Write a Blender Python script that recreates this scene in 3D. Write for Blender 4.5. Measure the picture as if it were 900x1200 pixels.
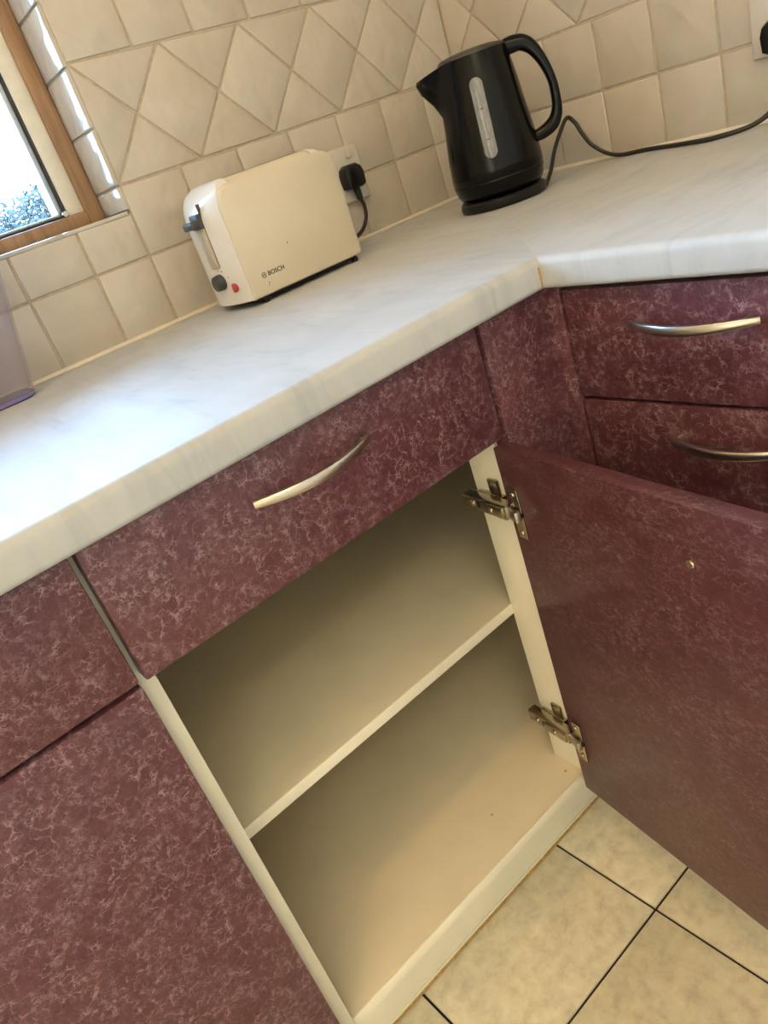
import bpy, bmesh, math, random
from mathutils import Vector, Matrix
random.seed(7)
for o in list(bpy.data.objects): bpy.data.objects.remove(o)
scene = bpy.context.scene
COL = scene.collection

# ------------------------------------------------------------------ camera
cam_d = bpy.data.cameras.new('camera'); cam = bpy.data.objects.new('camera', cam_d); COL.objects.link(cam)
CR, CU, CW = Vector((.7326, -.6083, -.3053)), Vector((.4969, .1715, .8507)), Vector((.4652, .7749, -.4279))
cam.matrix_world = Matrix(((CR.x, CU.x, -CW.x, -1.133), (CR.y, CU.y, -CW.y, -1.1278), (CR.z, CU.z, -CW.z, 1.0514), (0, 0, 0, 1)))
cam_d.sensor_fit = 'VERTICAL'; cam_d.sensor_height = 36; cam_d.lens = 888.6 / 1200 * 36
cam_d.clip_start = .02
scene.camera = cam

# ------------------------------------------------------------------ sky and exposure
world = bpy.data.worlds.new('world'); scene.world = world; world.use_nodes = True
bg = world.node_tree.nodes['Background']
bg.inputs[0].default_value = (.33, .62, 1.0, 1); bg.inputs[1].default_value = 36.0
LAMP_RGB = (1.0, .57, .21); LAMP_STRENGTH = 640
FILL_PANEL_RGB = (1.0, .95, .64); FILL_PANEL_STRENGTH = 11.5  # tint and power of the added ceiling fill
FILL_DOOR_RGB = (1.0, .86, .66); FILL_DOOR_STRENGTH = 3.7  # tint and power of the added glowing door
LAMP_AT = Vector((-1.62, -1.13, 2.60))
scene.view_settings.view_transform = 'Standard'; scene.view_settings.look = 'None'
scene.view_settings.exposure = -0.17; scene.view_settings.gamma = 1.0
scene.view_settings.use_curve_mapping = False
pl = bpy.data.lights.new('window_portal', 'AREA'); pl.shape = 'RECTANGLE'; pl.size = 1.30; pl.size_y = 1.02
pl.cycles.is_portal = True
po = bpy.data.objects.new('window_portal', pl); COL.objects.link(po)
po.location = (-1.345, .17, 1.58); po.rotation_euler = (math.radians(-90), 0, 0)

# ------------------------------------------------------------------ materials
def newmat(name):
    m = bpy.data.materials.new(name); m.use_nodes = True
    nt = m.node_tree; b = nt.nodes['Principled BSDF']
    return m, nt, b
def N(nt, t, **kw):
    n = nt.nodes.new(t)
    for k, v in kw.items():
        if k in n.inputs: n.inputs[k].default_value = v
        else: setattr(n, k, v)
    return n
def pos(nt, scale=(1, 1, 1)):
    g = nt.nodes.new('ShaderNodeNewGeometry')
    mp = nt.nodes.new('ShaderNodeMapping'); mp.inputs['Scale'].default_value = scale
    nt.links.new(g.outputs['Position'], mp.inputs['Vector']); return mp.outputs[0]
def ramp(nt, src, stops):
    r = nt.nodes.new('ShaderNodeValToRGB'); e = r.color_ramp.elements
    e[0].position, e[0].color = stops[0][0], (*stops[0][1], 1)
    e[1].position, e[1].color = stops[-1][0], (*stops[-1][1], 1)
    for p_, c in stops[1:-1]:
        x = e.new(p_); x.color = (*c, 1)
    nt.links.new(src, r.inputs[0]); return r.outputs[0]
def mixc(nt, fac, a, b, mode='MIX'):
    m = nt.nodes.new('ShaderNodeMix'); m.data_type = 'RGBA'; m.blend_type = mode
    for sock, v in ((m.inputs['Factor'], fac), (m.inputs['A'], a), (m.inputs['B'], b)):
        pass
    ins = [m.inputs[0], m.inputs[6], m.inputs[7]]
    for s, v in zip(ins, (fac, a, b)):
        if hasattr(v, 'is_linked') or hasattr(v, 'links'): nt.links.new(v, s)
        elif isinstance(v, (int, float)): s.default_value = v
        else: s.default_value = (*v, 1)
    return m.outputs[2]
def math_(nt, op, a, b=0.0):
    m = nt.nodes.new('ShaderNodeMath'); m.operation = op
    for s, v in zip(m.inputs, (a, b)):
        if hasattr(v, 'links'): nt.links.new(v, s)
        else: s.default_value = v
    return m.outputs[0]
def noise(nt, vec, scale, detail=3, rough=.5, dist=0):
    n = nt.nodes.new('ShaderNodeTexNoise'); n.inputs['Scale'].default_value = scale
    n.inputs['Detail'].default_value = detail; n.inputs['Roughness'].default_value = rough
    n.inputs['Distortion'].default_value = dist
    nt.links.new(vec, n.inputs['Vector']); return n
def bump(nt, b, src, strength, dist=.001):
    n = nt.nodes.new('ShaderNodeBump'); n.inputs['Strength'].default_value = strength; n.inputs['Distance'].default_value = dist
    nt.links.new(src, n.inputs['Height']); nt.links.new(n.outputs[0], b.inputs['Normal'])
def plain(name, rgb, rough=.5, metal=0.0, var=.06, scale=40, bumps=0.0, spec=.5):
    m, nt, b = newmat(name)
    n = noise(nt, pos(nt), scale, 4)
    lo = tuple(c * (1 - var) for c in rgb); hi = tuple(min(1, c * (1 + var)) for c in rgb)
    nt.links.new(ramp(nt, n.outputs[0], [(.3, lo), (.7, hi)]), b.inputs['Base Color'])
    b.inputs['Roughness'].default_value = rough; b.inputs['Metallic'].default_value = metal
    b.inputs['Specular IOR Level'].default_value = spec
    if bumps: bump(nt, b, n.outputs[0], bumps)
    return m

def mat_maroon(name, k=1.0, veins=.78, sc=(1, 1, 1), dark=1.0):
    m, nt, b = newmat(name)
    v = pos(nt, sc)
    d = noise(nt, v, 75, 4, .65)
    add = nt.nodes.new('ShaderNodeVectorMath'); add.operation = 'MULTIPLY_ADD'
    nt.links.new(d.outputs['Color'], add.inputs[0]); add.inputs[1].default_value = (.018 / k, .018 / k, .018 / k); nt.links.new(v, add.inputs[2])
    def vein(scale, width):
        vo = nt.nodes.new('ShaderNodeTexVoronoi'); vo.feature = 'DISTANCE_TO_EDGE'; vo.inputs['Scale'].default_value = scale
        nt.links.new(add.outputs[0], vo.inputs['Vector'])
        return ramp(nt, vo.outputs['Distance'], [(0, (1, 1, 1)), (width * .45, (.55, .55, .55)), (width, (0, 0, 0))])
    v1 = vein(62 * k, .050); v2 = vein(135 * k, .085); v3 = vein(290 * k, .17)
    brk = ramp(nt, noise(nt, v, 150 * k, 2).outputs[0], [(.40, (.12, .12, .12)), (.60, (1, 1, 1))])
    mask1 = ramp(nt, noise(nt, v, 24, 3).outputs[0], [(.40, (.25, .25, .25)), (.58, (1, 1, 1))])
    mask2 = ramp(nt, noise(nt, v, 48, 4, .6).outputs[0], [(.42, (.10, .10, .10)), (.60, (1, 1, 1))])
    mask3 = ramp(nt, noise(nt, v, 33, 4, .6).outputs[0], [(.44, (0, 0, 0)), (.64, (.8, .8, .8))])
    f = mixc(nt, 1.0, mixc(nt, 1.0, v1, mask1, 'MULTIPLY'), mixc(nt, 1.0, v2, mask2, 'MULTIPLY'), 'LIGHTEN')
    f = mixc(nt, 1.0, f, mixc(nt, 1.0, v3, mask3, 'MULTIPLY'), 'LIGHTEN')
    f = mixc(nt, 1.0, f, brk, 'MULTIPLY')
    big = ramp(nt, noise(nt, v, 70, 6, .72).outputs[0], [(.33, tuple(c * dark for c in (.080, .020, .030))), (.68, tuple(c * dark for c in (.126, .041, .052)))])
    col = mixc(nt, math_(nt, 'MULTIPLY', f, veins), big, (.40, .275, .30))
    nt.links.new(col, b.inputs['Base Color'])
    b.inputs['Roughness'].default_value = .36; b.inputs['Specular IOR Level'].default_value = .45
    bump(nt, b, noise(nt, v, 500, 2).outputs[0], .05)
    return m
def mat_worktop(name, sc):
    m, nt, b = newmat(name)
    v = pos(nt, sc)
    n1 = noise(nt, v, 1, 6, .65, .8); n2 = noise(nt, pos(nt), 9, 5, .6, .5); n3 = noise(nt, pos(nt), 260, 3)
    base = ramp(nt, n1.outputs[0], [(.30, (.39, .415, .425)), (.48, (.50, .515, .52)), (.7, (.55, .56, .565))])
    c2 = mixc(nt, .35, base, ramp(nt, n2.outputs[0], [(.35, (.43, .46, .48)), (.6, (.57, .58, .585))]), 'MIX')
    nt.links.new(mixc(nt, .07, c2, n3.outputs['Color'], 'MULTIPLY'), b.inputs['Base Color'])
    b.inputs['Roughness'].default_value = .50; b.inputs['Specular IOR Level'].default_value = .16
    bump(nt, b, noise(nt, pos(nt), 600, 2).outputs[0], .04)
    return m
def mat_tile():
    m, nt, b = newmat('cream_glazed_tile')
    v = pos(nt); oi = nt.nodes.new('ShaderNodeObjectInfo')
    tone = ramp(nt, oi.outputs['Random'], [(0, (.525, .475, .395)), (.5, (.55, .502, .425)), (1, (.575, .53, .455))])
    cl = ramp(nt, noise(nt, v, 16, 4, .5, .6).outputs[0], [(.35, (.92, .91, .89)), (.65, (1, 1, 1))])
    nt.links.new(mixc(nt, .8, tone, cl, 'MULTIPLY'), b.inputs['Base Color'])
    b.inputs['Roughness'].default_value = .12; b.inputs['Specular IOR Level'].default_value = .55
    n1 = noise(nt, v, 30, 1, .4, .3); n2 = noise(nt, v, 110, 2)
    h = math_(nt, 'ADD', n1.outputs[0], math_(nt, 'MULTIPLY', n2.outputs[0], .07))
    bump(nt, b, h, .6, .005)
    return m
def mat_floor_tile():
    m, nt, b = newmat('mottled_floor_tile')
    v = pos(nt)
    c1 = ramp(nt, noise(nt, v, 42, 7, .66, .3).outputs[0], [(.32, (.70, .61, .45)), (.5, (.86, .76, .56)), (.68, (.95, .86, .66))])
    c2 = ramp(nt, noise(nt, v, 13, 5, .6).outputs[0], [(.4, (.88, .91, .91)), (.62, (1, 1, 1))])
    nt.links.new(mixc(nt, .9, c1, c2, 'MULTIPLY'), b.inputs['Base Color'])
    b.inputs['Roughness'].default_value = .32
    bump(nt, b, noise(nt, v, 120, 3).outputs[0], .08)
    return m
def mat_wood():
    m, nt, b = newmat('brown_window_wood')
    n = noise(nt, pos(nt, (90, 90, 8)), 1, 5, .6, .6)
    nt.links.new(ramp(nt, n.outputs[0], [(.3, (.25, .14, .07)), (.55, (.36, .21, .11)), (.75, (.44, .27, .15))]), b.inputs['Base Color'])
    b.inputs['Roughness'].default_value = .45
    return m
def mat_glass():
    m, nt, b = newmat('speckled_window_glass')
    out = nt.nodes['Material Output']
    tr = N(nt, 'ShaderNodeBsdfTransparent'); tr.inputs[0].default_value = (.95, .98, .98, 1)
    gl = N(nt, 'ShaderNodeBsdfGlossy'); gl.inputs['Roughness'].default_value = .03
    df = N(nt, 'ShaderNodeBsdfTranslucent'); df.inputs[0].default_value = (.8, .85, .88, 1)
    fr = N(nt, 'ShaderNodeFresnel'); fr.inputs[0].default_value = 1.45
    m1 = N(nt, 'ShaderNodeMixShader'); m2 = N(nt, 'ShaderNodeMixShader')
    sp = ramp(nt, noise(nt, pos(nt), 420, 3, .7).outputs[0], [(.52, (.0, .0, .0)), (.66, (.035, .035, .035))])
    nt.links.new(fr.outputs[0], m1.inputs[0]); nt.links.new(tr.outputs[0], m1.inputs[1]); nt.links.new(gl.outputs[0], m1.inputs[2])
    nt.links.new(sp, m2.inputs[0]); nt.links.new(m1.outputs[0], m2.inputs[1]); nt.links.new(df.outputs[0], m2.inputs[2])
    nt.links.new(m2.outputs[0], out.inputs[0])
    return m
def mat_plastic_clear():
    m, nt, b = newmat('lilac_translucent_plastic')
    out = nt.nodes['Material Output']
    tr = N(nt, 'ShaderNodeBsdfTransparent'); tr.inputs[0].default_value = (.935, .925, .955, 1)
    n = noise(nt, pos(nt), 30, 3)
    nt.links.new(ramp(nt, n.outputs[0], [(.3, (.46, .45, .50)), (.7, (.54, .52, .57))]), b.inputs['Base Color'])
    b.inputs['Roughness'].default_value = .18
    mx = N(nt, 'ShaderNodeMixShader'); mx.inputs[0].default_value = .17
    nt.links.new(tr.outputs[0], mx.inputs[1]); nt.links.new(b.outputs[0], mx.inputs[2]); nt.links.new(mx.outputs[0], out.inputs[0])
    return m
def mat_brushed(name, rgb, rough):
    m, nt, b = newmat(name)
    n = noise(nt, pos(nt, (400, 400, 900)), 1, 3)
    nt.links.new(ramp(nt, n.outputs[0], [(.3, tuple(c * .9 for c in rgb)), (.7, rgb)]), b.inputs['Base Color'])
    b.inputs['Metallic'].default_value = 1; b.inputs['Roughness'].default_value = rough
    return m
def mat_emit(name, rgb, s):
    m, nt, b = newmat(name)
    b.inputs['Base Color'].default_value = (.9, .9, .9, 1)
    b.inputs['Emission Color'].default_value = (*rgb, 1); b.inputs['Emission Strength'].default_value = s
    return m

M = dict(
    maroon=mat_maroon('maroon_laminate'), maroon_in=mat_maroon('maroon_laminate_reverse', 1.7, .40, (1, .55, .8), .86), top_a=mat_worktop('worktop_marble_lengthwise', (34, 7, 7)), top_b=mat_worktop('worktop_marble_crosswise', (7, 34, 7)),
    tile=mat_tile(), grout=plain('beige_grout', (.46, .385, .285), .8, var=.12, scale=120),
    floor_tile=mat_floor_tile(), floor_grout=plain('dark_floor_grout', (.035, .028, .028), .9),
    wall=plain('cream_wall_paint', (.84, .79, .68), .8, scale=3), ceil=plain('white_ceiling_paint', (.85, .83, .79), .9, scale=3),
    cream=plain('cream_melamine', (.88, .825, .655), .42, var=.03, scale=25),
    board=plain('interior_melamine', (.79, .69, .50), .5, var=.03, scale=20),
    chip=plain('raw_chipboard', (.48, .29, .08), .9, var=.35, scale=260, bumps=.4),
    steel=mat_brushed('brushed_steel', (.58, .53, .46), .30), hinge=mat_brushed('nickel_hinge', (.52, .46, .36), .24),
    black=plain('black_plastic', (.006, .006, .007), .30, var=.2, scale=90, spec=.35), rubber=plain('black_cable_rubber', (.012, .011, .011), .45),
    kettle=plain('satin_black_kettle', (.003, .003, .0032), .20, var=.25, scale=60, spec=.22), lid=plain('dark_grey_lid', (.03, .03, .031), .4),
    gauge=plain('grey_water_gauge', (.23, .23, .225), .12, var=.15, scale=120),
    toaster=plain('cream_toaster_enamel', (.64, .565, .43), .25, var=.03, scale=15), tend=plain('cream_toaster_plastic', (.70, .67, .60), .22, var=.03, scale=15),
    track=plain('beige_lever_track', (.50, .43, .32), .35), dgrey=plain('dark_grey_plastic', (.045, .047, .05), .45), red=plain('red_button', (.42, .03, .035), .35),
    ink=plain('black_print', (.02, .018, .016), .6), white=plain('white_socket_plastic', (.60, .56, .49), .3, var=.02),
    wood=mat_wood(), sash=plain('cream_window_paint', (.76, .72, .60), .4), alu=mat_brushed('window_metal', (.55, .56, .58), .3),
    gasket=plain('black_gasket', (.03, .033, .04), .6), glass=mat_glass(), jug=mat_plastic_clear(),
    jugrim=plain('violet_plastic_edge', (.20, .17, .42), .2), seal=plain('cream_sealant', (.70, .63, .51), .45),
    bulb=mat_emit('glowing_bulb', LAMP_RGB, LAMP_STRENGTH), fill_panel=mat_emit('glowing_fill_diffuser', FILL_PANEL_RGB, FILL_PANEL_STRENGTH), fill_doorlight=mat_emit('glowing_fill_glass', FILL_DOOR_RGB, FILL_DOOR_STRENGTH), shrub=plain('grey_green_leaves', (.022, .025, .024), .8, var=.6, scale=14),  # diffuser and door glass glow only as added fill
    ground=plain('pale_paving', (.45, .33, .22), .9, scale=2), mark=plain('pale_scuff', (.70, .62, .47), .6),
)

# ------------------------------------------------------------------ mesh helpers
def bx(bm, x0, x1, y0, y1, z0, z1, bev=0.0, seg=2, mat=None):
    vs = [bm.verts.new((x, y, z)) for x in (x0, x1) for y in (y0, y1) for z in (z0, z1)]
    fs = [(0, 1, 3, 2), (4, 6, 7, 5), (0, 4, 5, 1), (2, 3, 7, 6), (0, 2, 6, 4), (1, 5, 7, 3)]
    faces = [bm.faces.new([vs[i] for i in f]) for f in fs]
    if bev:
        es = list({e for f in faces for e in f.edges})
        r = bmesh.ops.bevel(bm, geom=es, offset=bev, segments=seg, profile=.5, affect='EDGES')
        vs = list({v for f in r['faces'] for v in f.verts} | {v for v in vs if v.is_valid})
    if mat is not None:
        bmesh.ops.transform(bm, matrix=mat, verts=[v for v in vs if v.is_valid])
    return vs
def prism(bm, poly, h, bev=0.0, mat=None):
    """polygon in local xy raised along +z by h, the raised rim bevelled"""
    lo = [bm.verts.new((x, y, 0)) for x, y in poly]; hi = [bm.verts.new((x, y, h)) for x, y in poly]
    n = len(poly); top = bm.faces.new(hi); bm.faces.new(lo[::-1])
    for i in range(n): bm.faces.new((lo[i], lo[(i + 1) % n], hi[(i + 1) % n], hi[i]))
    vs = lo + hi
    if bev:
        r = bmesh.ops.bevel(bm, geom=list(top.edges), offset=bev, segments=2, profile=.5, affect='EDGES')
        vs = list({v for v in vs if v.is_valid} | {v for f in r['faces'] for v in f.verts})
    if mat is not None: bmesh.ops.transform(bm, matrix=mat, verts=vs)
def tube(bm, pts, rad, seg=10, caps=True):
    pts = [Vector(p) for p in pts]; rings = []
    up = Vector((0, 0, 1))
    for i, p in enumerate(pts):
        t = (pts[min(i + 1, len(pts) - 1)] - pts[max(i - 1, 0)]).normalized()
        if abs(t.dot(up)) > .98: up = Vector((1, 0, 0))
        a = t.cross(up).normalized(); b_ = a.cross(t).normalized(); up = b_
        r = rad[i] if isinstance(rad, (list, tuple)) else rad
        ra, rb = r if isinstance(r, tuple) else (r, r)
        rings.append([bm.verts.new(p + a * ra * math.cos(k / seg * math.tau) + b_ * rb * math.sin(k / seg * math.tau)) for k in range(seg)])
    for q, s in zip(rings, rings[1:]):
        for k in range(seg): bm.faces.new((q[k], q[(k + 1) % seg], s[(k + 1) % seg], s[k]))
    if caps: bm.faces.new(rings[0][::-1]); bm.faces.new(rings[-1])
def lathe(bm, prof, c=(0, 0, 0), seg=48, mat=None):
    rings = []
    for r, z in prof:
        rings.append([bm.verts.new((c[0] + r * math.cos(k / seg * math.tau), c[1] + r * math.sin(k / seg * math.tau), c[2] + z)) for k in range(seg)])
    for q, s in zip(rings, rings[1:]):
        for k in range(seg): bm.faces.new((q[k], q[(k + 1) % seg], s[(k + 1) % seg], s[k]))
    bm.faces.new(rings[0][::-1]); bm.faces.new(rings[-1])
    if mat is not None: bmesh.ops.transform(bm, matrix=mat, verts=[v for r in rings for v in r])
def catmull(pts, n=8):
    P = [Vector(p) for p in pts]; P = [P[0] * 2 - P[1]] + P + [P[-1] * 2 - P[-2]]; out = []
    for i in range(1, len(P) - 2):
        for k in range(n):
            t = k / n; a, b, c, d = P[i - 1], P[i], P[i + 1], P[i + 2]
            out.append(.5 * ((2 * b) + (c - a) * t + (2 * a - 5 * b + 4 * c - d) * t * t + (3 * b - a - 3 * c + d) * t ** 3))
    out.append(P[-2]); return out
def to_mesh(name, bm, mat, angle=35):
    bmesh.ops.recalc_face_normals(bm, faces=bm.faces)
    me = bpy.data.meshes.new(name); bm.to_mesh(me); bm.free()
    for p_ in me.polygons: p_.use_smooth = True
    me.set_sharp_from_angle(angle=math.radians(angle))
    me.materials.append(M[mat]); return me
def link(name, me, parent=None):
    o = bpy.data.objects.new(name, me); COL.objects.link(o)
    if parent is not None:
        o.parent = parent
        if parent.type == 'EMPTY': o.matrix_parent_inverse = Matrix.Translation(-parent.location)
    return o
def obj(name, bm, mat, parent=None, angle=35): return link(name, to_mesh(name, bm, mat, angle), parent)
def box(name, mat, parent, *a, bev=.0008, **k):
    bm = bmesh.new(); bx(bm, *a, bev=bev, **k); return obj(name, bm, mat, parent)
def tag(o, label, cat, group=None):
    o['label'] = label; o['category'] = cat
    if group: o['group'] = group
    return o
def thing(name, label, cat, loc, group=None):
    o = bpy.data.objects.new(name, None); o.empty_display_size = .05; COL.objects.link(o); o.location = loc
    return tag(o, label, cat, group)
def structure(o): o['kind'] = 'structure'; return o

# ------------------------------------------------------------------ sizes
ZT, ZF = .900, .8673            # worktop top and underside
D, D2 = .600, .5534             # worktop depths, back run and right run
YF, XF = -.580, -.5377          # faces of the fronts, back run and right run
TP = .0986                      # wall tile pitch
ROOM_X, ROOM_Y, ROOM_H = -3.3, -3.1, 2.75
WX0, WX1, WZ0, WZ1 = -2.00, -.687, 1.066, 2.10   # window opening
ROW1, BAND0, BAND1 = ZT + .1001, 1.0987, 1.2538

# ------------------------------------------------------------------ room shell
bm = bmesh.new(); bx(bm, ROOM_X, .1, ROOM_Y, .2, -.06, -.004)
floor = structure(obj('floor', bm, 'floor_grout'))
FT, FX, FY = .3005, -.6328, -.6274
bm = bmesh.new(); h = (FT - .004) / 2
prism(bm, [(-h, -h), (h, -h), (h, h), (-h, h)], .005, .0012)
ft_me = to_mesh('floor_tile', bm, 'floor_tile')
for i in range(-9, 3):
    for j in range(-9, 3):
        cx_, cy_ = FX + (i + .5) * FT, FY + (j + .5) * FT
        if cx_ - h < ROOM_X or cx_ + h > .02 or cy_ - h < ROOM_Y or cy_ + h > .02: continue
        o = link('floor_tile', ft_me, floor); o.location = (cx_, cy_, -.005)
structure(box('ceiling', 'ceil', None, ROOM_X, .1, ROOM_Y, .2, ROOM_H, ROOM_H + .08, bev=0))
structure(box('wall_left', 'wall', None, ROOM_X - .1, ROOM_X, ROOM_Y, .2, 0, ROOM_H, bev=0))
structure(box('wall_front', 'wall', None, ROOM_X, .1, ROOM_Y - .1, ROOM_Y, 0, ROOM_H, bev=0))
bm = bmesh.new()
for x0, x1, z0, z1 in ((ROOM_X, WX0, 0, ROOM_H), (WX0, WX1 + .004, 0, WZ0 - .004), (WX0, WX1, WZ1, ROOM_H), (WX1 + .004, .1, 0, ROOM_H)):
    bx(bm, x0, x1, .0004, .2, z0, z1)
wall_back = structure(obj('wall_back', bm, 'grout'))
bm = bmesh.new(); bx(bm, .0004, .1, ROOM_Y, .0004, 0, ROOM_H)
wall_right = structure(obj('wall_right', bm, 'grout'))
structure(box('ground', 'ground', None, -8, 10, .2, 14, .25, .35, bev=0))

# ------------------------------------------------------------------ wall tiles
G = .0018                        # half a joint
# local x -> along the wall, local y -> up, local z -> out of the wall
MB = Matrix(((1, 0, 0, 0), (0, 0, -1, 0), (0, 1, 0, 0), (0, 0, 0, 1)))       # back wall: out is -y
MR = Matrix(((0, 0, -1, 0), (-1, 0, 0, 0), (0, 1, 0, 0), (0, 0, 0, 1)))      # right wall: s=-y, out is -x
cache = {}
def tile(poly, origin, base, parent, name='tile'):
    key = (tuple((round(x, 4), round(y, 4)) for x, y in poly), base is MB, name)
    if key not in cache:
        bm = bmesh.new(); prism(bm, poly, .0055, .0016, mat=base); cache[key] = to_mesh(name, bm, 'tile', 60)
    o = link(name, cache[key], parent)
    o.location = origin; o.rotation_euler = (random.gauss(0, .004), random.gauss(0, .004), random.gauss(0, .002))
    return o
def rect_tile(s0, s1, z0, z1, base, parent, name='tile'):
    w, hh = (s1 - s0) / 2 - G, (z1 - z0) / 2 - G
    if w < .004 or hh < .004: return
    s, z = (s0 + s1) / 2, (z0 + z1) / 2
    org = (s, .004, z) if base is MB else (.004, -s, z)
    tile([(-w, -hh), (w, -hh), (w, hh), (-w, hh)], org, base, parent, name)
def tri_tile(pts, base, parent, name='tile'):
    """inset a polygon by the joint and lay it"""
    cx_ = sum(p[0] for p in pts) / len(pts); cy_ = sum(p[1] for p in pts) / len(pts)
    n = len(pts); out = []
    for i in range(n):
        a, b, c = (Vector(pts[(i + k) % n]) for k in (-1, 0, 1))
        d1, d2 = (b - a).normalized(), (c - b).normalized()
        n1, n2 = Vector((-d1.y, d1.x)), Vector((-d2.y, d2.x))
        k = (n1 + n2); k = k / (1 + n1.dot(n2))
        q = b + k * G; out.append((q.x - cx_, q.y - cy_))
    org = (cx_, .004, cy_) if base is MB else (.004, -cx_, cy_)
    tile(out, org, base, parent, name)
XJ = [-.6836 + k * TP for k in range(7)] + [-.0015]
for z0, z1 in ((ZT, ROW1), (ROW1, BAND0)):
    for a, b in zip(XJ, XJ[1:]): rect_tile(a, b, z0, z1, MB, wall_back)
for k in range(4):
    z0 = BAND1 + k * TP
    for a, b in zip(XJ, XJ[1:]): rect_tile(a, b, z0, z0 + TP, MB, wall_back)
# under and left of the window
xs = [-.6836, -.7690] + [-.7690 - TP * k for k in range(1, 9)]
for a, b in zip(xs[1:], xs):
    rect_tile(a, b, ZT, ROW1, MB, wall_back); rect_tile(a, b, ROW1, WZ0 - .004, MB, wall_back)
# diamond band
def band(P, n, base, parent, s_start=0.0):
    zm = (BAND0 + BAND1) / 2
    for k in range(n):
        a = s_start + k * P; m_ = a + P / 2; b = a + P
        tri_tile([(a, BAND1), (m_, zm), (b, BAND1)], base, parent, 'triangle_tile')
        tri_tile([(a, BAND0), (b, BAND0), (m_, zm)], base, parent, 'triangle_tile')
        if k == 0: tri_tile([(a, BAND0), (m_, zm), (a, BAND1)], base, parent, 'half_diamond_tile')
        if k == n - 1: tri_tile([(b, BAND0), (b, BAND1), (m_, zm)], base, parent, 'half_diamond_tile')
        else: tri_tile([(b, BAND0), (b + P / 2, zm), (b, BAND1), (m_, zm)], base, parent, 'diamond_tile')
band(.6821 / 5, 5, MB, wall_back, -.6836)
SJ = [.0015, .1055, .2047] + [.3018 + .0971 * k for k in range(0, 10)]
for z0, z1 in ((ZT, ROW1), (ROW1, BAND0)) + tuple((BAND1 + k * TP, BAND1 + (k + 1) * TP) for k in range(3)):
    for a, b in zip(SJ, SJ[1:]): rect_tile(a, b, z0, z1, MR, wall_right)
band(.1378, 8, MR, wall_right, .0015)
# window reveal and sill tiles
ML = Matrix(((0, 0, -1, 0), (1, 0, 0, 0), (0, 1, 0, 0), (0, 0, 0, 1)))
for z0, z1 in zip([1.066, 1.099, 1.174, 1.249, 1.324, 1.40, 1.475, 1.55, 1.625, 1.70, 1.775], [1.099, 1.174, 1.249, 1.324, 1.40, 1.475, 1.55, 1.625, 1.70, 1.775, 1.85]):
    bm = bmesh.new(); prism(bm, [(.001, z0 + G), (.088, z0 + G), (.088, z1 - G), (.001, z1 - G)], .005, .0014, mat=Matrix.Translation((WX1 + .004, 0, 0)) @ ML)
    obj('reveal_tile', bm, 'tile', wall_back, 60)
for k in range(13):
    x1 = WX1 - .001 - k * TP
    box('sill_tile', 'tile', wall_back, x1 - TP + .003, x1, -.002, .088, WZ0 - .006, WZ0 - .0005, bev=.0012)
# painted plaster above the tiling
box('plaster', 'wall', wall_back, WX1 + .004, 0, -.0006, .0004, BAND1 + 4 * TP, ROOM_H, bev=0)
box('plaster', 'wall', wall_back, WX0, WX1 + .004, -.0006, .0004, WZ1, ROOM_H, bev=0)
box('plaster', 'wall', wall_back, ROOM_X, WX0, -.0006, .0004, 0, ROOM_H, bev=0)
box('plaster', 'wall', wall_right, -.0006, .0004, ROOM_Y, -.0006, BAND1 + 3 * TP, ROOM_H, bev=0)
box('plaster', 'wall', wall_right, -.0006, .0004, ROOM_Y, -1.1758, 0, BAND1 + 3 * TP, bev=0)
# sealant beads
bm = bmesh.new(); tube(bm, [(-2.35, -.0015, ZT + .0015), (-.004, -.0015, ZT + .0015)], .0042, 8); structure(obj('trim_1', bm, 'seal'))
bm = bmesh.new(); tube(bm, [(-.0015, -.004, ZT + .0015), (-.0015, -2.15, ZT + .0015)], .0042, 8); structure(obj('trim_2', bm, 'seal'))

# ------------------------------------------------------------------ window
win = thing('window_1', '', '', (-1.17, .12, WZ0)); del win['label']; del win['category']; structure(win)
bm = bmesh.new()
bx(bm, WX1 - .024, WX1, .09, .16, WZ0, WZ1, bev=.002); bx(bm, WX0, WX0 + .024, .09, .16, WZ0, WZ1, bev=.002)
bx(bm, WX0 + .024, WX1 - .024, .09, .16, WZ0, WZ0 + .0195, bev=.002); bx(bm, WX0 + .024, WX1 - .024, .09, .16, WZ1 - .024, WZ1, bev=.002)
obj('frame', bm, 'wood', win)
bm = bmesh.new()
bx(bm, WX1 - .048, WX1 - .024, .098, .15, WZ0 + .0195, WZ1 - .024, bev=.0015); bx(bm, WX0 + .024, WX0 + .048, .098, .15, WZ0 + .0195, WZ1 - .024, bev=.0015)
obj('sash_stile', bm, 'sash', win)
bm = bmesh.new()
bx(bm, WX1 - .052, WX1 - .048, .103, .14, WZ0 + .0195, WZ1 - .024); bx(bm, WX0 + .048, WX0 + .052, .103, .14, WZ0 + .0195, WZ1 - .024)
bx(bm, WX0 + .052, WX1 - .052, .103, .14, WZ0 + .0195, WZ0 + .0225)
obj('gasket', bm, 'gasket', win)
bm = bmesh.new()
bx(bm, WX1 - .060, WX1 - .052, .106, .138, WZ0 + .0225, WZ1 - .024, bev=.001); bx(bm, WX0 + .052, WX0 + .060, .106, .138, WZ0 + .0225, WZ1 - .024, bev=.001)
bx(bm, WX0 + .060, WX1 - .060, .106, .138, WZ0 + .0225, WZ0 + .0265, bev=.001)
obj('glazing_bead', bm, 'alu', win)
box('pane', 'glass', win, WX0 + .060, WX1 - .060, .120, .124, WZ0 + .0265, WZ1 - .024, bev=0)
bm = bmesh.new(); tube(bm, [(WX1 - .053, .101, WZ0 + .024), (WX1 - .053, .094, WZ0 + .024)], .004, 10); obj('catch_stud', bm, 'alu', win)

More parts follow.
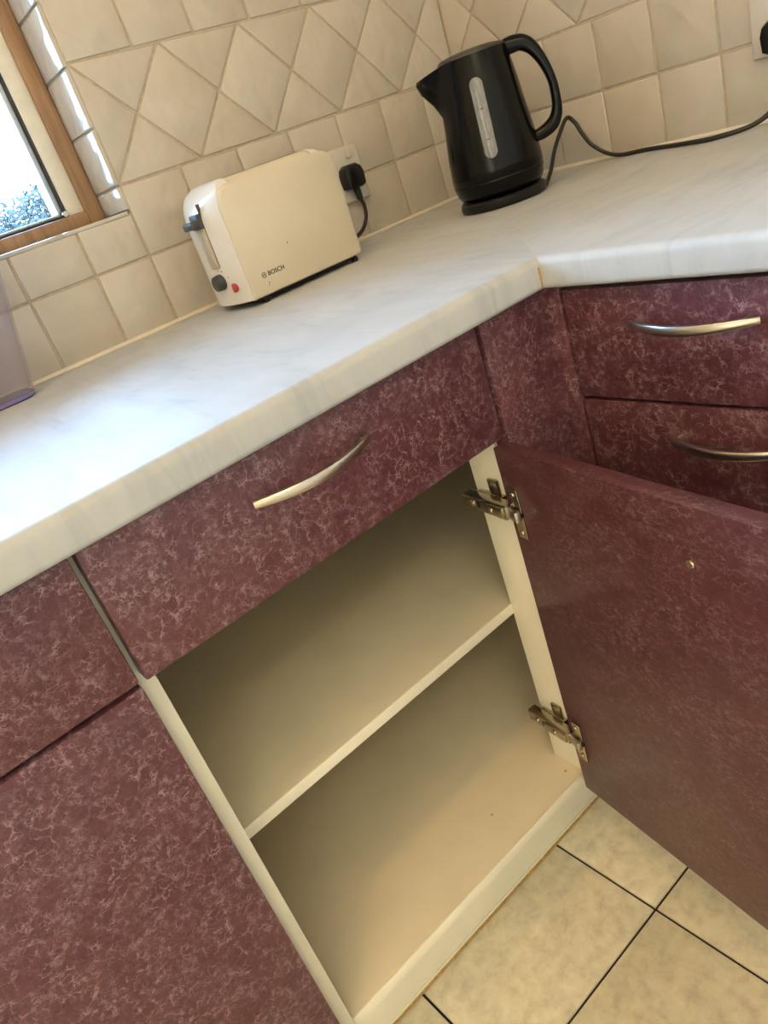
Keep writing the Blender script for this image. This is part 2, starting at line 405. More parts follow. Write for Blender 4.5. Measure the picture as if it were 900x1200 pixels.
# shrub outside
bm = bmesh.new()
for c, r in (((.33, 3.3, 1.04), .37), ((.12, 3.3, 1.02), .33), ((.62, 3.4, 1.05), .42), ((-.12, 3.35, .98), .31), ((-.40, 3.4, .85), .32)):
    for k in range(3200):
        v = Vector((random.gauss(0, 1), random.gauss(0, 1), random.gauss(0, 1))).normalized() * r * random.uniform(.72, 1.02) + Vector(c)
        a = Vector((random.gauss(0, 1), random.gauss(0, 1), random.gauss(0, 1))).normalized(); b_ = a.orthogonal().normalized(); s = random.uniform(.012, .024)
        bm.faces.new([bm.verts.new(v + a * s), bm.verts.new(v + b_ * s * .5), bm.verts.new(v - a * s), bm.verts.new(v - b_ * s * .5)])
sh = thing('garden_shrub', 'grey-green shrub outside, seen blurred through the speckled window pane', 'shrub', (.25, 3.3, .35))
obj('foliage', bm, 'shrub', sh)
bm = bmesh.new(); tube(bm, [(.25, 3.3, .35), (.28, 3.3, .7), (.35, 3.32, .95)], [.03, .025, .015], 8); obj('stem', bm, 'wood', sh)

# ------------------------------------------------------------------ worktops (mitred)
def profile(depth):
    R1, R2 = .009, .006; pts = [(0, ZF), (0, ZT)]
    for k in range(7):
        a = math.pi / 2 * k / 6; pts.append((depth - R1 + R1 * math.sin(a), ZT - R1 + R1 * math.cos(a)))
    for k in range(5):
        a = math.pi / 2 * k / 4; pts.append((depth - R2 + R2 * math.cos(a), ZF + R2 - R2 * math.sin(a)))
    return pts
def sweep(name, label, mat, f0, f1, depth):
    bm = bmesh.new(); pr = profile(depth)
    a = [bm.verts.new(f0(v, z)) for v, z in pr]; b = [bm.verts.new(f1(v, z)) for v, z in pr]; n = len(pr)
    bm.faces.new(a); bm.faces.new(b[::-1])
    for i in range(n): bm.faces.new((a[i], b[i], b[(i + 1) % n], a[(i + 1) % n]))
    return tag(obj(name, bm, mat, None, 25), label, 'worktop')
sweep('worktop', 'pale grey marble-effect worktop under the window, with the toaster on it', 'top_a', lambda v, z: (-2.35, -v, z), lambda v, z: (-D2 * v / D - .0001, -v, z), D)
sweep('worktop', 'pale marble-effect worktop along the right wall, with the loose kettle cord on it', 'top_b', lambda v, z: (-v, -2.15, z), lambda v, z: (-v, -D * v / D2, z), D2)

bm = bmesh.new(); bx(bm, -D2 - .0022, -D2 - .0004, -D - .0006, -D + .0004, ZF + .003, ZT - .010); obj('joint_seam', bm, 'chip', bpy.data.objects['worktop'])

# ------------------------------------------------------------------ cabinet parts
def bow_handle(parent, c, along, out, L=.124):
    """flat bowed bar, ends on the front, belly standing off"""
    c, along, out = Vector(c), Vector(along), Vector(out); n = 22
    bm = bmesh.new(); rings = []
    for i in range(n + 1):
        t = i / n * 2 - 1
        p = c + along * (t * L / 2) + out * (.004 + .022 * (1 - t * t))
        tang = (along * (L / 2) + out * (-.044 * t)).normalized(); nrm = (out - tang * out.dot(tang)).normalized()
        w = .0050 - .0016 * abs(t) ** 3; th = .0032
        ring = []
        for k in range(12):
            a = k / 12 * math.tau
            ring.append(bm.verts.new(p + Vector((0, 0, 1)) * w * math.copysign(abs(math.sin(a)) ** .7, math.sin(a)) + nrm * th * math.copysign(abs(math.cos(a)) ** .8, math.cos(a))))
        rings.append(ring)
    for q, s in zip(rings, rings[1:]):
        for k in range(12): bm.faces.new((q[k], q[(k + 1) % 12], s[(k + 1) % 12], s[k]))
    bm.faces.new(rings[0][::-1]); bm.faces.new(rings[-1])
    for s in (-1, 1):
        p = c + along * (s * (L / 2 - .009)); tube(bm, [p, p + out * .009], .0042, 10)
    return obj('handle', bm, 'steel', parent)

XL2, XL, XR = -1.064, -1.0585, -.6371
ZD = .7423
# --- closed unit on the left
c1 = thing('base_cabinet', 'closed maroon base cabinet at the lower left, drawer front above its shut door', 'cabinet', (-1.32, -.30, 0))
bm = bmesh.new()
bx(bm, -1.520, -1.504, -.558, -.02, .2195, .8665); bx(bm, -1.0815, -1.0655, -.558, -.02, .2195, .8665); bx(bm, -1.504, -1.0815, -.558, -.02, .2195, .2356); bx(bm, -1.504, -1.0815, -.036, -.02, .2356, .8665)
obj('carcass', bm, 'cream', c1)
box('drawer_front', 'maroon', c1, -1.515, XL2, YF, -.5605, ZD + .0022, .8625, bev=.0018)
bow_handle(c1.children[-1] if False else [o for o in c1.children if o.name.startswith('drawer_front')][0], (-1.29, YF, .8225), (1, 0, 0), (0, -1, 0))
d_ = box('door', 'maroon', c1, -1.515, XL2, YF, -.5605, .2250, ZD - .0022, bev=.0018)
bow_handle(d_, (-1.42, YF, .70), (1, 0, 0), (0, -1, 0))
box('plinth', 'cream', c1, -1.520, -1.0655, -.450, -.434, 0.0003, .2190)

# --- open unit (runs on behind the corner post)
c2 = thing('base_cabinet', 'open maroon base cabinet with its door swung out and one cream shelf inside', 'cabinet', (-.80, -.30, 0))
box('side_panel', 'cream', c2, -1.064, -1.048, -.560, -.02, .2195, .8665, bev=.0012)
box('side_panel', 'cream', c2, -.070, -.054, -.560 + .03, -.02, .2195, .8665)
box('bottom_panel', 'board', c2, -1.064, -.054, -.5585, -.02, .2195, .2356, bev=.0005)
box('edging', 'cream', c2, -1.0478, -.618, -.5605, -.5583, .2195, .2356, bev=.0004)
s_ = box('shelf', 'board', c2, -1.0478, -.0702, -.5120, -.036, .4890, .5035, bev=.0005)
box('edging', 'cream', s_, -1.0478, -.6345, -.5140, -.5118, .4890, .5035, bev=.0004)
box('back_panel', 'board', c2, -1.048, -.070, -.036, -.02, .2356, .8665, bev=0)
box('corner_post', 'cream', c2, -.6340, -.6180, -.5590, -.5100, .2358, .8665, bev=.001)
pn = box('plinth', 'cream', c2, -1.064, -.462, -.450, -.434, .0125, .2190, bev=.0006)
box('plinth_strip', 'cream', pn, -1.064, -.462, -.4512, -.434, .0074, .0118, bev=.0006)
box('raw_edge', 'chip', pn, -1.064, -.462, -.4510, -.434, .0003, .0072, bev=.0004)
dr = box('drawer_front', 'maroon', c2, XL, XR, YF, -.5615, ZD, .8625, bev=.0018)
bow_handle(dr, (-.8580, YF, .8240), (1, 0, 0), (0, -1, 0))
bm = bmesh.new()
bx(bm, -1.040, -1.028, -.561, -.08, .765, .845); bx(bm, -.672, -.660, -.561, -.08, .765, .845); bx(bm, -1.028, -.672, -.561, -.08, .765, .773); bx(bm, -1.028, -.672, -.092, -.08, .773, .845)
obj('drawer_box', bm, 'board', c2)
# door
DA = math.radians(9.5); P0 = Vector((-.6490, -.5720, 0))
dt = Vector((-math.sin(DA), -math.cos(DA), 0)); dn = Vector((-math.cos(DA), math.sin(DA), 0))   # along door, inner-face normal
MD = Matrix(((dt.x, dn.x, 0, P0.x), (dt.y, dn.y, 0, P0.y), (0, 0, 1, 0), (0, 0, 0, 1)))       # local: s along door, n out of inner face, z
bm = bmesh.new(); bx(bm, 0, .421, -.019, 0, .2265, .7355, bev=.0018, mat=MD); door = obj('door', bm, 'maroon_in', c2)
def screw(parent, mat4, r=.0042, name='screw'):
    bm = bmesh.new(); lathe(bm, [(r, -.0005), (r, .0006), (r * .8, .0014), (r * .3, .0016)], seg=14, mat=mat4)
    bx(bm, -r * .75, r * .75, -.0005, .0005, .0014, .0019, mat=mat4); bx(bm, -.0005, .0005, -r * .75, r * .75, .0014, .0019, mat=mat4)
    return obj(name, bm, 'hinge', parent)
MDn = MD @ Matrix(((1, 0, 0, 0), (0, 0, 1, 0), (0, -1, 0, 0), (0, 0, 0, 1)))    # local z -> inner-face normal
screw(door, MDn @ Matrix.Translation((.2435, -.6795, .0002)))
for zc, side in ((.6600, 1), (.3230, -1)):
    bm = bmesh.new()           # long arm on the post
    xa = -.6340
    ang = Matrix.Translation((xa, -.548, zc)) @ Matrix.Rotation(math.radians(-6), 4, 'Z')
    # local: x out of post is negative, y along
    bx(bm, -.0210, -.0075, -.030, .045, -.0085, .0085, bev=.0018, mat=ang)
    bx(bm, -.0235, -.0200, -.026, .012, -.0065, .0065, bev=.001, mat=ang)
    hg = obj('hinge', bm, 'hinge', c2)
    bm = bmesh.new()
    bx(bm, -.0075, 0, -.010, .032, -.008, .008, bev=.001, mat=ang); bx(bm, -.0045, 0, -.004, .014, .008, .026, bev=.002, mat=ang); bx(bm, -.0045, 0, -.004, .014, -.026, -.008, bev=.002, mat=ang)
    obj('mounting_plate', bm, 'hinge', hg)
    for zz in (.019, -.019): screw(hg, ang @ Matrix.Translation((-.0045, .005, zz)) @ Matrix.Rotation(math.radians(-90), 4, 'Y'), .005)
    for yy in (.028, -.006): screw(hg, ang @ Matrix.Translation((-.0212 if yy > 0 else -.0236, yy, 0)) @ Matrix.Rotation(math.radians(-90), 4, 'Y'), .004)
    bm = bmesh.new(); bx(bm, -.0216, -.0206, .010, .018, -.0035, .0035, mat=ang); obj('slot', bm, 'black', hg)
    # link from the arm tip to the cup plate
    a_ = ang @ Vector((-.0150, -.028, 0)); b_ = MD @ Vector((.020, .006, zc))
    bm = bmesh.new()
    v = (b_ - a_); L = v.length; q = v.to_track_quat('X', 'Z').to_matrix().to_4x4()
    bx(bm, -.004, L + .004, -.0035, .0035, -.0065, .0065, bev=.001, mat=Matrix.Translation(a_) @ q); obj('link_arm', bm, 'steel', hg)
    bm = bmesh.new()
    bx(bm, .0090, .0245, 0, .0022, zc - .031, zc + .031, bev=.0008, mat=MD); obj('cup_plate', bm, 'hinge', hg)
    bm = bmesh.new(); lathe(bm, [(.0075, 0), (.0075, .0032), (.006, .0036)], seg=20, mat=MDn @ Matrix.Translation((.0175, -zc, 0))); obj('cup', bm, 'black', hg)
    for zz in (-.024, .024): screw(hg, MDn @ Matrix.Translation((.0165, -(zc + zz), .0022)), .0035)

# --- corner filler
cf = c2
box('filler_panel', 'maroon', cf, -.6315, XF, YF, -.5605, .2250, .8660, bev=.0008)
box('filler_panel', 'maroon', cf, XF, -.5195, -.6035, YF + .0195, .2250, .8660, bev=.0006)
# --- right drawer unit
c3 = thing('drawer_cabinet', 'maroon drawer unit under the right-hand worktop, two bow handles in view', 'cabinet', (-.28, -.83, 0))
bm = bmesh.new()
bx(bm, -.5170, -.02, -.6215, -.6055, .170, .8665); bx(bm, -.5170, -.02, -1.062, -1.046, .170, .8665); bx(bm, -.5170, -.02, -1.046, -.6215, .2195, .2356); bx(bm, -.036, -.02, -1.046, -.6215, .2356, .8665)
obj('carcass', bm, 'cream', c3)
for z0, z1, hz, hy in ((.7445, .8605, .8260, -.7455), (.5250, .7405, .7075, -.7700), (.2250, .5210, .48, -.7600)):
    f_ = box('drawer_front', 'maroon', c3, XF, -.5190, -1.058, -.6068, z0, z1, bev=.0016)
    bow_handle(f_, (XF, hy, hz), (0, 1, 0), (-1, 0, 0))
box('plinth', 'cream', c3, -.428, -.412, -1.06, -.6060, .0003, .168)

# ------------------------------------------------------------------ toaster
TY0, TY1, TX0, TX1, TZ0, TZT = -.177, -.070, -.643, -.4475, .9095, 1.064
ts = thing('toaster', 'cream two-slice toaster against the tiles, dark lever and knob on its end', 'toaster', (-.55, -.1235, .90))
yc = (TY0 + TY1) / 2; hw = (TY1 - TY0) / 2
def sect(w, zt, r=.020, n=6):
    pts = [(-w, TZ0), (-w, zt - r)]
    for k in range(1, n + 1):
        a = math.pi / 2 * k / n; pts.append((-w + r - r * math.cos(a), zt - r + r * math.sin(a)))
    return pts + [(-y, z) for y, z in pts[::-1]]
def end_cap(name, x_in, x_face, sgn, bulge, mat):
    """convex end: full section inside, dished out and rounded over at the top"""
    bm = bmesh.new(); S = 13
    rings = []
    for i in range(S):
        t = i / (S - 1); k = math.sin(t * math.pi / 2); edge = 1 - (1 - math.cos(t * math.pi / 2)) * 1.0
        x = x_in + (x_face - x_in) * min(1, t * 1.0) if i == 0 else x_face + sgn * bulge * (1 - edge) - 0
        rings.append((x, 1 - .0 * t))
    # grid face: a across the width, z up
    A, B = 19, 26; grid = []
    for j in range(B):
        row = []
        for i in range(A):
            a = i / (A - 1) * 2 - 1; zz = 1 - (1 - j / (B - 1)) ** 2.2
            z = TZ0 + zz * (TZT - TZ0)
            r = .024; w = hw
            if z > TZT - r: w = hw - r + math.sqrt(max(0, r * r - (z - (TZT - r)) ** 2))
            c = max(0, (z - (TZT - .045)) / .045)
            x = x_face + sgn * bulge * (1 - a * a) * (1 - c * c) - sgn * .026 * (1 - math.sqrt(max(0, 1 - c * c)))
            row.append(bm.verts.new((x, yc + a * w, z)))
        grid.append(row)
    for j in range(B - 1):
        for i in range(A - 1): bm.faces.new((grid[j][i], grid[j][i + 1], grid[j + 1][i + 1], grid[j + 1][i]))
    # skirt back to x_in
    rim = [grid[0][i] for i in range(A)] + [grid[j][A - 1] for j in range(1, B)] + [grid[B - 1][i] for i in range(A - 2, -1, -1)] + [grid[j][0] for j in range(B - 2, 0, -1)]
    back = [bm.verts.new((x_in, v.co.y, v.co.z)) for v in rim]; n = len(rim)
    for i in range(n): bm.faces.new((rim[i], rim[(i + 1) % n], back[(i + 1) % n], back[i]))
    bm.faces.new(back)
    return obj(name, bm, mat, ts, 40)
ecap = end_cap('end_cap', TX0 + .030, TX0, -1, .014, 'tend')
end_cap('end_cap', TX1 - .028, TX1 - .004, 1, .010, 'tend')
bm = bmesh.new(); pr = sect(hw - .001, TZT - .001, .022)
a = [bm.verts.new((TX0 + .031, yc + y, z)) for y, z in pr]; b = [bm.verts.new((TX1 - .029, yc + y, z)) for y, z in pr]; n = len(pr)
bm.faces.new(a); bm.faces.new(b[::-1])
for i in range(n): bm.faces.new((a[i], b[i], b[(i + 1) % n], a[(i + 1) % n]))
obj('body', bm, 'toaster', ts)
def cover(yface, out):
    pts = []; x0, x1, z0, z1, r = TX0 + .002, TX1, TZ0 - .001, 1.0560, .020
    pts += [(x0, z0), (x1 - .004, z0), (x1, z0 + .004)]
    for k in range(7):
        t = math.pi / 2 * k / 6; pts.append((x1 - r + r * math.cos(t), z1 - r + r * math.sin(t)))
    for k in range(7):
        t = math.pi / 2 * k / 6; pts.append((x0 + .024 - .024 * math.sin(t), z1 - .026 + .026 * math.cos(t)))
    bm = bmesh.new()
    prism(bm, pts, .006, .003, mat=Matrix.Translation((0, yface, 0)) @ (MB if out < 0 else Matrix(((1, 0, 0, 0), (0, 0, 1, 0), (0, 1, 0, 0), (0, 0, 0, 1)))))
    return obj('side_cover', bm, 'toaster', ts, 50)
fcov = cover(TY0 + .003, -1); cover(TY1 - .003, 1)
for yy in (-.018, .018): box('bread_slot', 'black', ts, TX0 + .04, TX1 - .035, yc + yy - .009, yc + yy + .009, TZT - .004, TZT - .0006, bev=0)
box('base_plate', 'black', ts, TX0 + .008, TX1 - .008, TY0 + .004, TY1 - .004, .9035, TZ0 + .001, bev=.002)
for fx in (TX0 + .022, TX1 - .012):
    for fy in (TY0 + .006, TY1 - .012):
        bm = bmesh.new(); lathe(bm, [(.0045, 0), (.0055, .002), (.0055, .006)], c=(fx, fy, .9), seg=14); obj('foot', bm, 'black', ts)
YE = yc - .010                                   # control line on the end, a little towards the room
XE = TX0 - .0135
def endx(y): return TX0 - .014 * (1 - ((y - yc) / hw) ** 2)
box('lever_slot', 'dgrey', ecap, endx(YE - .0105) - .0004, XE + .006, YE - .0110, YE - .0100, .962, 1.044, bev=0)
bm = bmesh.new(); bx(bm, XE - .0010, XE + .006, YE - .0095, YE + .0125, .960, 1.016, bev=.0008); bx(bm, XE - .0016, XE + .006, YE - .0060, YE + .0000, .966, 1.016, bev=.0005)
obj('lever_track', bm, 'track', ecap)
bm = bmesh.new(); bx(bm, XE - .0040, XE + .006, YE - .0115, YE + .0125, 1.014, 1.033, bev=.0012); bx(bm, XE - .0150, XE - .0010, YE - .0105, YE + .0190, 1.016, 1.026, bev=.0028)
obj('lever', bm, 'dgrey', ecap)
bm = bmesh.new(); lathe(bm, [(.0108, -.004), (.0108, .004), (.0098, .010), (.0088, .0108)], seg=28, mat=Matrix.Translation((XE, YE - .0005, .9425)) @ Matrix.Rotation(math.radians(-90), 4, 'Y'))
kn = obj('browning_knob', bm, 'dgrey', ecap)
bm = bmesh.new(); lathe(bm, [(.0062, -.004), (.0062, .002), (.0054, .0028)], seg=22, mat=Matrix.Translation((endx(YE - .0225), YE - .0225, .9315)) @ Matrix.Rotation(math.radians(-90), 4, 'Y') @ Matrix.Rotation(math.radians(-14), 4, 'X'))
obj('stop_button', bm, 'red', ecap)
for dy, dz, w in ((-.0095, .0135, .0010), (-.0020, .0150, .0006), (-.0175, .0045, .0009)):
    y = YE + dy; bm = bmesh.new(); bx(bm, endx(y) - .0003, endx(y) + .004, y - w, y + w, .9425 + dz - .0007, .9425 + dz + .0007); obj('dial_mark', bm, 'ink', ecap)
# lettering and emblem on the front cover
YL = TY0 - .0031
cu = bpy.data.curves.new('lettering', 'FONT'); cu.body = 'BOSCH'; cu.size = .0084; cu.resolution_u = 4; cu.extrude = .0002; cu.offset = .00012; cu.space_character = 1.02
tmp = bpy.data.objects.new('lettering_curve', cu); COL.objects.link(tmp)
dg = bpy.context.evaluated_depsgraph_get(); dg.update()
me = bpy.data.meshes.new_from_object(tmp.evaluated_get(dg)); bpy.data.objects.remove(tmp)
me.transform(Matrix.Translation((-.6095, YL, .9318)) @ MB); me.materials.clear(); me.materials.append(M['ink'])
lt = link('lettering', me, fcov)
bm = bmesh.new(); ex, ez = -.6160, .9345
for r0, r1 in ((.0031, .0038),):
    ri = [bm.verts.new((ex + r0 * math.cos(k / 28 * math.tau), YL, ez + r0 * math.sin(k / 28 * math.tau))) for k in range(28)]
    ro = [bm.verts.new((ex + r1 * math.cos(k / 28 * math.tau), YL, ez + r1 * math.sin(k / 28 * math.tau))) for k in range(28)]
    for k in range(28): bm.faces.new((ri[k], ro[k], ro[(k + 1) % 28], ri[(k + 1) % 28]))
bx(bm, ex - .0018, ex - .0011, YL - .0002, YL + .0002, ez - .0021, ez + .0021); bx(bm, ex + .0011, ex + .0018, YL - .0002, YL + .0002, ez - .0021, ez + .0021); bx(bm, ex - .0012, ex + .0012, YL - .0002, YL + .0002, ez - .0004, ez + .0004)
obj('emblem', bm, 'ink', fcov)
for (dx, dz, w) in ((-.6120, .9235, .0006), (-.6135, .9205, .0004), (-.5640, .9620, .0006)): box('speck', 'ink', fcov, dx - w, dx + w, YL - .0002, YL + .0003, dz - w * 2, dz + w, bev=0)

def uk_plug(parent, c, MP):
    """chunky black plug with a cable boot, local x across, y up, z out of the wall"""
    T = Matrix.Translation(c) @ MP
    bm = bmesh.new()
    pts = [(-.0185, -.0165), (-.012, -.0195), (.012, -.0195), (.0185, -.0165), (.0205, .002), (.017, .013), (.009, .0185), (-.009, .0185), (-.017, .013), (-.0205, .002)]
    prism(bm, pts, .021, .006, mat=T)
    pg = obj('plug', bm, 'black', parent, 40)
    bm = bmesh.new(); tube(bm, [T @ Vector(p_) for p_ in ((0, -.017, .010), (.001, -.026, .0105), (.002, -.038, .011))], [.0062, .0055, .0046], 12)
    for k in range(5):
        y = -.0235 - .003 * k; tube(bm, [T @ Vector((.001, y, .0105)), T @ Vector((.001, y - .0013, .0105))], .0064 - .0003 * k, 12)
    obj('cable_boot', bm, 'rubber', pg); return T
def socket(name, label, c, MP, w=.043):
    s = thing(name, label, 'socket', c, 'wall sockets')
    T = Matrix.Translation(c) @ MP
    bm = bmesh.new(); prism(bm, [(-w, -.043), (w, -.043), (w, .043), (-w, .043)], .0085, .003, mat=T); obj('face_plate', bm, 'white', s, 50)
    bm = bmesh.new(); prism(bm, [(-.006, .024), (.006, .024), (.006, .037), (-.006, .037)], .0115, .001, mat=T @ Matrix.Translation((.022, 0, 0))); obj('rocker_switch', bm, 'white', s)
    return s
MBo = Matrix(((1, 0, 0, 0), (0, 0, -1, 0), (0, 1, 0, 0), (0, 0, 0, 1)))
socket('wall_socket', 'cream wall socket half hidden behind the toaster, holding its plug', (-.3150, -.0022, 1.0070), MBo)
T = uk_plug(ts, (-.3060, -.0112, 1.0030), MBo)
e = T @ Vector((.002, -.038, .011))
bm = bmesh.new(); tube(bm, catmull([e, e + Vector((.003, 0, -.012)), e + Vector((-.004, -.002, -.032)), e + Vector((-.030, -.006, -.050)), Vector((-.400, -.032, .906)), Vector((-.46, -.045, .9045)), Vector((-.500, -.060, .9045)), Vector((-.515, -.078, .9055))]), .0032, 10)
obj('power_cord', bm, 'rubber', ts)

# ------------------------------------------------------------------ kettle
KC = Vector((-.207, -.245, .900)); ke = Vector((.6901, -.7238, 0))
MK = Matrix(((ke.x, -ke.y, 0, KC.x), (ke.y, ke.x, 0, KC.y), (0, 0, 1, KC.z), (0, 0, 0, 1)))   # local x -> handle side
kb = thing('corded_stand', 'round black power base under the kettle, with its cord trailing along the tiles', 'power base', KC)
bm = bmesh.new(); lathe(bm, [(.060, 0), (.0655, .0015), (.0670, .004), (.0665, .0125), (.0640, .0150), (.040, .0155)], seg=56, mat=MK); obj('base_plate', bm, 'black', kb)
kt = thing('kettle', 'black cordless jug kettle with grey water gauge standing on its base', 'kettle', KC + Vector((0, 0, .0155)))
prof = [(.0560, .0165), (.0620, .0185), (.0665, .0260), (.0690, .0380), (.0694, .0400), (.0688, .0410), (.0688, .0420), (.0696, .0430), (.0692, .055), (.0675, .080), (.0650, .100), (.0622, .120), (.0600, .140), (.0578, .160), (.0552, .178), (.0530, .192), (.0508, .2050)]
bm = bmesh.new(); S = 96; rings = []
def smooth(t): t = max(0, min(1, t)); return t * t * (3 - 2 * t)
for r, z in prof:
    ring = []
    for k in range(S):
        th = k / S * math.tau; ph = abs(math.atan2(math.sin(th - math.pi), math.cos(th - math.pi)))
        rise = smooth((z - .138) / .056); lip = .034 * rise * math.exp(-(ph / (.40 - .06 * rise)) ** 2)
        zz = z - .009 * smooth((z - .19) / .015) * math.exp(-(ph / .35) ** 2)
        ring.append(bm.verts.new(MK @ Vector(((r + lip) * math.cos(th), (r + lip * .6) * math.sin(th), zz))))
    rings.append(ring)
for q, s in zip(rings, rings[1:]):
    for k in range(S): bm.faces.new((q[k], q[(k + 1) % S], s[(k + 1) % S], s[k]))
bm.faces.new(rings[0][::-1]); bm.faces.new(rings[-1])
obj('body', bm, 'kettle', kt, 50)
bm = bmesh.new(); lathe(bm, [(.0500, .2040), (.0495, .2075), (.046, .2100), (.030, .2128), (.010, .2136)], seg=48, mat=MK); obj('lid', bm, 'lid', kt)
ho = [(.0400, .2075), (.0493, .2110), (.0617, .2116), (.0772, .2080), (.0906, .1956), (.1017, .1720), (.1096, .1417), (.1111, .1147), (.1086, .0924), (.0981, .0762), (.0795, .0682), (.0620, .0672)]
hi = [(.0440, .1880), (.0520, .1885), (.0600, .1890), (.0686, .1883), (.0800, .1790), (.0905, .1600), (.0970, .1370), (.0968, .1130), (.0935, .1010), (.0874, .0930), (.0752, .0865), (.0620, .0825)]
co = catmull([(x, 0, z) for x, z in ho], 5); ci = catmull([(x, 0, z) for x, z in hi], 5)
bm = bmesh.new(); rings = []
for o_, i_ in zip(co, ci):
    mid = (o_ + i_) / 2; hh = (o_ - i_) / 2; ring = []
    for k in range(14):
        a = k / 14 * math.tau; ca, sa = math.cos(a), math.sin(a)
        ring.append(bm.verts.new(MK @ (mid + hh * math.copysign(abs(ca) ** .75, ca) + Vector((0, .0115 * math.copysign(abs(sa) ** .75, sa), 0)))))
    rings.append(ring)
for q, s in zip(rings, rings[1:]):
    for k in range(14): bm.faces.new((q[k], q[(k + 1) % 14], s[(k + 1) % 14], s[k]))
bm.faces.new(rings[0][::-1]); bm.faces.new(rings[-1])
obj('handle', bm, 'kettle', kt, 60)
def rad_at(z):
    for (r0, z0), (r1, z1) in zip(prof, prof[1:]):
        if z0 <= z <= z1: return r0 + (r1 - r0) * (z - z0) / (z1 - z0)
    return prof[-1][0]
def gauge(u0, u1, z0, z1, proud):
    bm = bmesh.new(); rows = []; n = 28; hw_ = (u1 - u0) / 2; uc = (u0 + u1) / 2
    for j in range(n + 1):
        if j <= 9: z = z0 + hw_ * (1 - math.cos(j / 9 * math.pi / 2))
        elif j >= n - 9: z = z1 - hw_ * (1 - math.cos((n - j) / 9 * math.pi / 2))
        else: z = z0 + hw_ + (z1 - z0 - 2 * hw_) * (j - 9) / (n - 18)
        w = hw_
        if z < z0 + hw_: w = math.sqrt(max(1e-8, hw_ ** 2 - (z0 + hw_ - z) ** 2))
        if z > z1 - hw_: w = math.sqrt(max(1e-8, hw_ ** 2 - (z - z1 + hw_) ** 2))
        row = []
        for i in range(5):
            u = uc + w * (i / 2 - 1); R = rad_at(z) + proud * (1 if 0 < i < 4 else .15)
            row.append(bm.verts.new(MK @ Vector((u, -math.sqrt(R * R - u * u), z))))
        rows.append(row)
    for q, s in zip(rows, rows[1:]):
        for i in range(4): bm.faces.new((q[i], q[i + 1], s[i + 1], s[i]))
    return bm
wg = obj('water_gauge', gauge(-.0115, .0070, .0700, .1760, .0022), 'gauge', kt, 60)
for zz in (.0950, .1350): 
    bm = bmesh.new(); R = rad_at(zz) + .0022; bx(bm, -.0045, .0005, -R - .0004, -R + .001, zz, zz + .0012, mat=MK); obj('level_mark', bm, 'ink', wg)

# cord of the base
cord = [(-.1620, -.2920, .9050), (-.1440, -.2800, .9055), (-.1150, -.2680, .9180), (-.0870, -.2580, .9400), (-.0650, -.2560, .9600), (-.0400, -.2560, .9790), (-.0300, -.2620, .9690), (-.0270, -.2700, .9500), (-.0250, -.2860, .9270), (-.0180, -.3180, .9060),
        (-.0200, -.3780, .9036), (-.0500, -.4650, .9036), (-.0560, -.5050, .9036), (-.0380, -.5480, .9060), (-.0250, -.5720, .9180), (-.0170, -.5880, .9400), (-.0140, -.5880, .9560)]
bm = bmesh.new(); tube(bm, catmull(cord), .0032, 10); obj('power_cord', bm, 'rubber', kb)
MRo = Matrix(((0, 0, -1, 0), (-1, 0, 0, 0), (0, 1, 0, 0), (0, 0, 0, 1)))
socket('wall_socket', 'white wall socket on the right wall at the frame edge, holding the kettle plug', (-.0022, -.5870, 1.0230), MRo)
uk_plug(kb, (-.0112, -.5840, 1.0030), MRo)

# ------------------------------------------------------------------ translucent jug at the left edge
jg = thing('plastic_jug', 'translucent lilac plastic jug standing on the worktop at the left edge', 'jug', (-1.0, -.05, .90))
def rrect(x0, x1, y0, y1, z, r, n=5):
    out = []
    for cx_, cy_, a0 in ((x1 - r, y1 - r, 0), (x0 + r, y1 - r, 90), (x0 + r, y0 + r, 180), (x1 - r, y0 + r, 270)):
        for k in range(n + 1):
            a = math.radians(a0 + 90 * k / n); out.append((cx_ + r * math.cos(a), cy_ + r * math.sin(a), z))
    return out
def loft(bm, secs, cap0=True, cap1=True):
    R = [[bm.verts.new(p) for p in s] for s in secs]; n = len(R[0])
    for q, s in zip(R, R[1:]):
        for k in range(n): bm.faces.new((q[k], q[(k + 1) % n], s[(k + 1) % n], s[k]))
    if cap0: bm.faces.new(R[0][::-1])
    if cap1: bm.faces.new(R[-1])
def jsec(z, inset=0):
    t = (z - .9) / .24
    return rrect(-1.055 - .02 * t + inset, -.9315 + .050 * t - inset, -.088 - .012 * t + inset, -.020 + .008 * t - inset, z, .018 - inset * .6)
bm = bmesh.new(); loft(bm, [jsec(.9065), jsec(.95), jsec(1.0), jsec(1.06), jsec(1.14), jsec(1.14, .0025), jsec(1.06, .0025), jsec(.95, .0025), jsec(.912, .0025)]); obj('jug_body', bm, 'jug', jg, 40)
bm = bmesh.new(); loft(bm, [jsec(.9002, .003), jsec(.9020), jsec(.9062, .0003)]); obj('base_rim', bm, 'jugrim', jg, 40)

# ------------------------------------------------------------------ small marks inside the cupboard
for k, (x, y, s) in enumerate(((-.7600, -.5050, .0014), (-.6480, -.5400, .0016))):
    bm = bmesh.new(); bx(bm, x - s, x + s, y - s * .8, y + s * .8, .2356, .2356 + s, bev=s * .3)
    tag(obj('crumb', bm, 'chip'), ('dark crumb lying out on the cupboard bottom', 'dark crumb at the foot of the hinge post')[k], 'crumb', 'crumbs on the cupboard bottom')

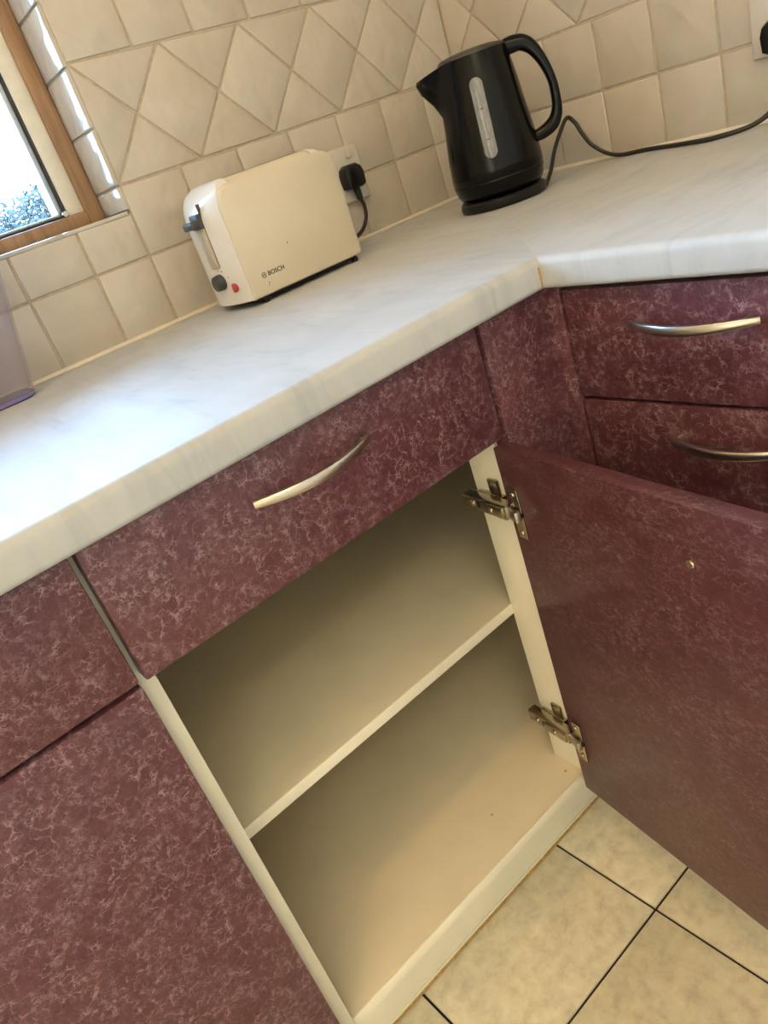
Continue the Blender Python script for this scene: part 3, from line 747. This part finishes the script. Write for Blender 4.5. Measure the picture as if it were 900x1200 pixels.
# ------------------------------------------------------------------ ceiling lamp
lp = thing('pendant_lamp', 'bare warm bulb hanging from a white rose on the ceiling', 'lamp', (LAMP_AT.x, LAMP_AT.y, ROOM_H))
bm = bmesh.new(); lathe(bm, [(.045, -.022), (.05, -.012), (.05, 0)], c=(LAMP_AT.x, LAMP_AT.y, ROOM_H), seg=28); obj('ceiling_rose', bm, 'white', lp)
bm = bmesh.new(); lathe(bm, [(.016, .045), (.018, .055), (.018, .085), (.012, .108)], c=LAMP_AT, seg=20); obj('lamp_holder', bm, 'white', lp)
bm = bmesh.new(); lathe(bm, [(.003, -.035)] + [(.035 * math.sin(t * math.pi / 12), -.035 * math.cos(t * math.pi / 12)) for t in range(1, 10)] + [(.015, .046)], c=LAMP_AT, seg=28); obj('bulb', bm, 'bulb', lp)

# ------------------------------------------------------------------ unseen fill light added behind the camera, shaped as a ceiling fluorescent
fl = thing('fill_ceiling_light', 'added fill light behind the camera, shaped as a long ceiling fitting with opal cover', 'light', (-2.1, -2.75, ROOM_H))
box('fill_tray', 'white', fl, -2.80, -1.40, -2.95, -2.55, ROOM_H - .03, ROOM_H - .001, bev=.003)
box('diffuser', 'fill_panel', fl, -2.78, -1.42, -2.93, -2.57, ROOM_H - .075, ROOM_H - .031, bev=.012)

# ------------------------------------------------------------------ unseen frosted door added behind the camera, its glass glowing as fill
dd = thing('fill_door_1', '', '', (ROOM_X + .03, -2.1, 0)); del dd['label']; del dd['category']; structure(dd)
bm = bmesh.new()
bx(bm, ROOM_X + .002, ROOM_X + .05, -2.70, -2.60, 0, 2.1, bev=.003); bx(bm, ROOM_X + .002, ROOM_X + .05, -1.60, -1.50, 0, 2.1, bev=.003)
bx(bm, ROOM_X + .002, ROOM_X + .05, -2.60, -1.60, 2.0, 2.1, bev=.003); bx(bm, ROOM_X + .002, ROOM_X + .05, -2.60, -1.60, 0, .12, bev=.003)
obj('fill_door_frame', bm, 'sash', dd)
box('pane', 'fill_doorlight', dd, ROOM_X + .015, ROOM_X + .03, -2.60, -1.60, .12, 2.0, bev=0)  # emits to fill the room side, no daylight passes through
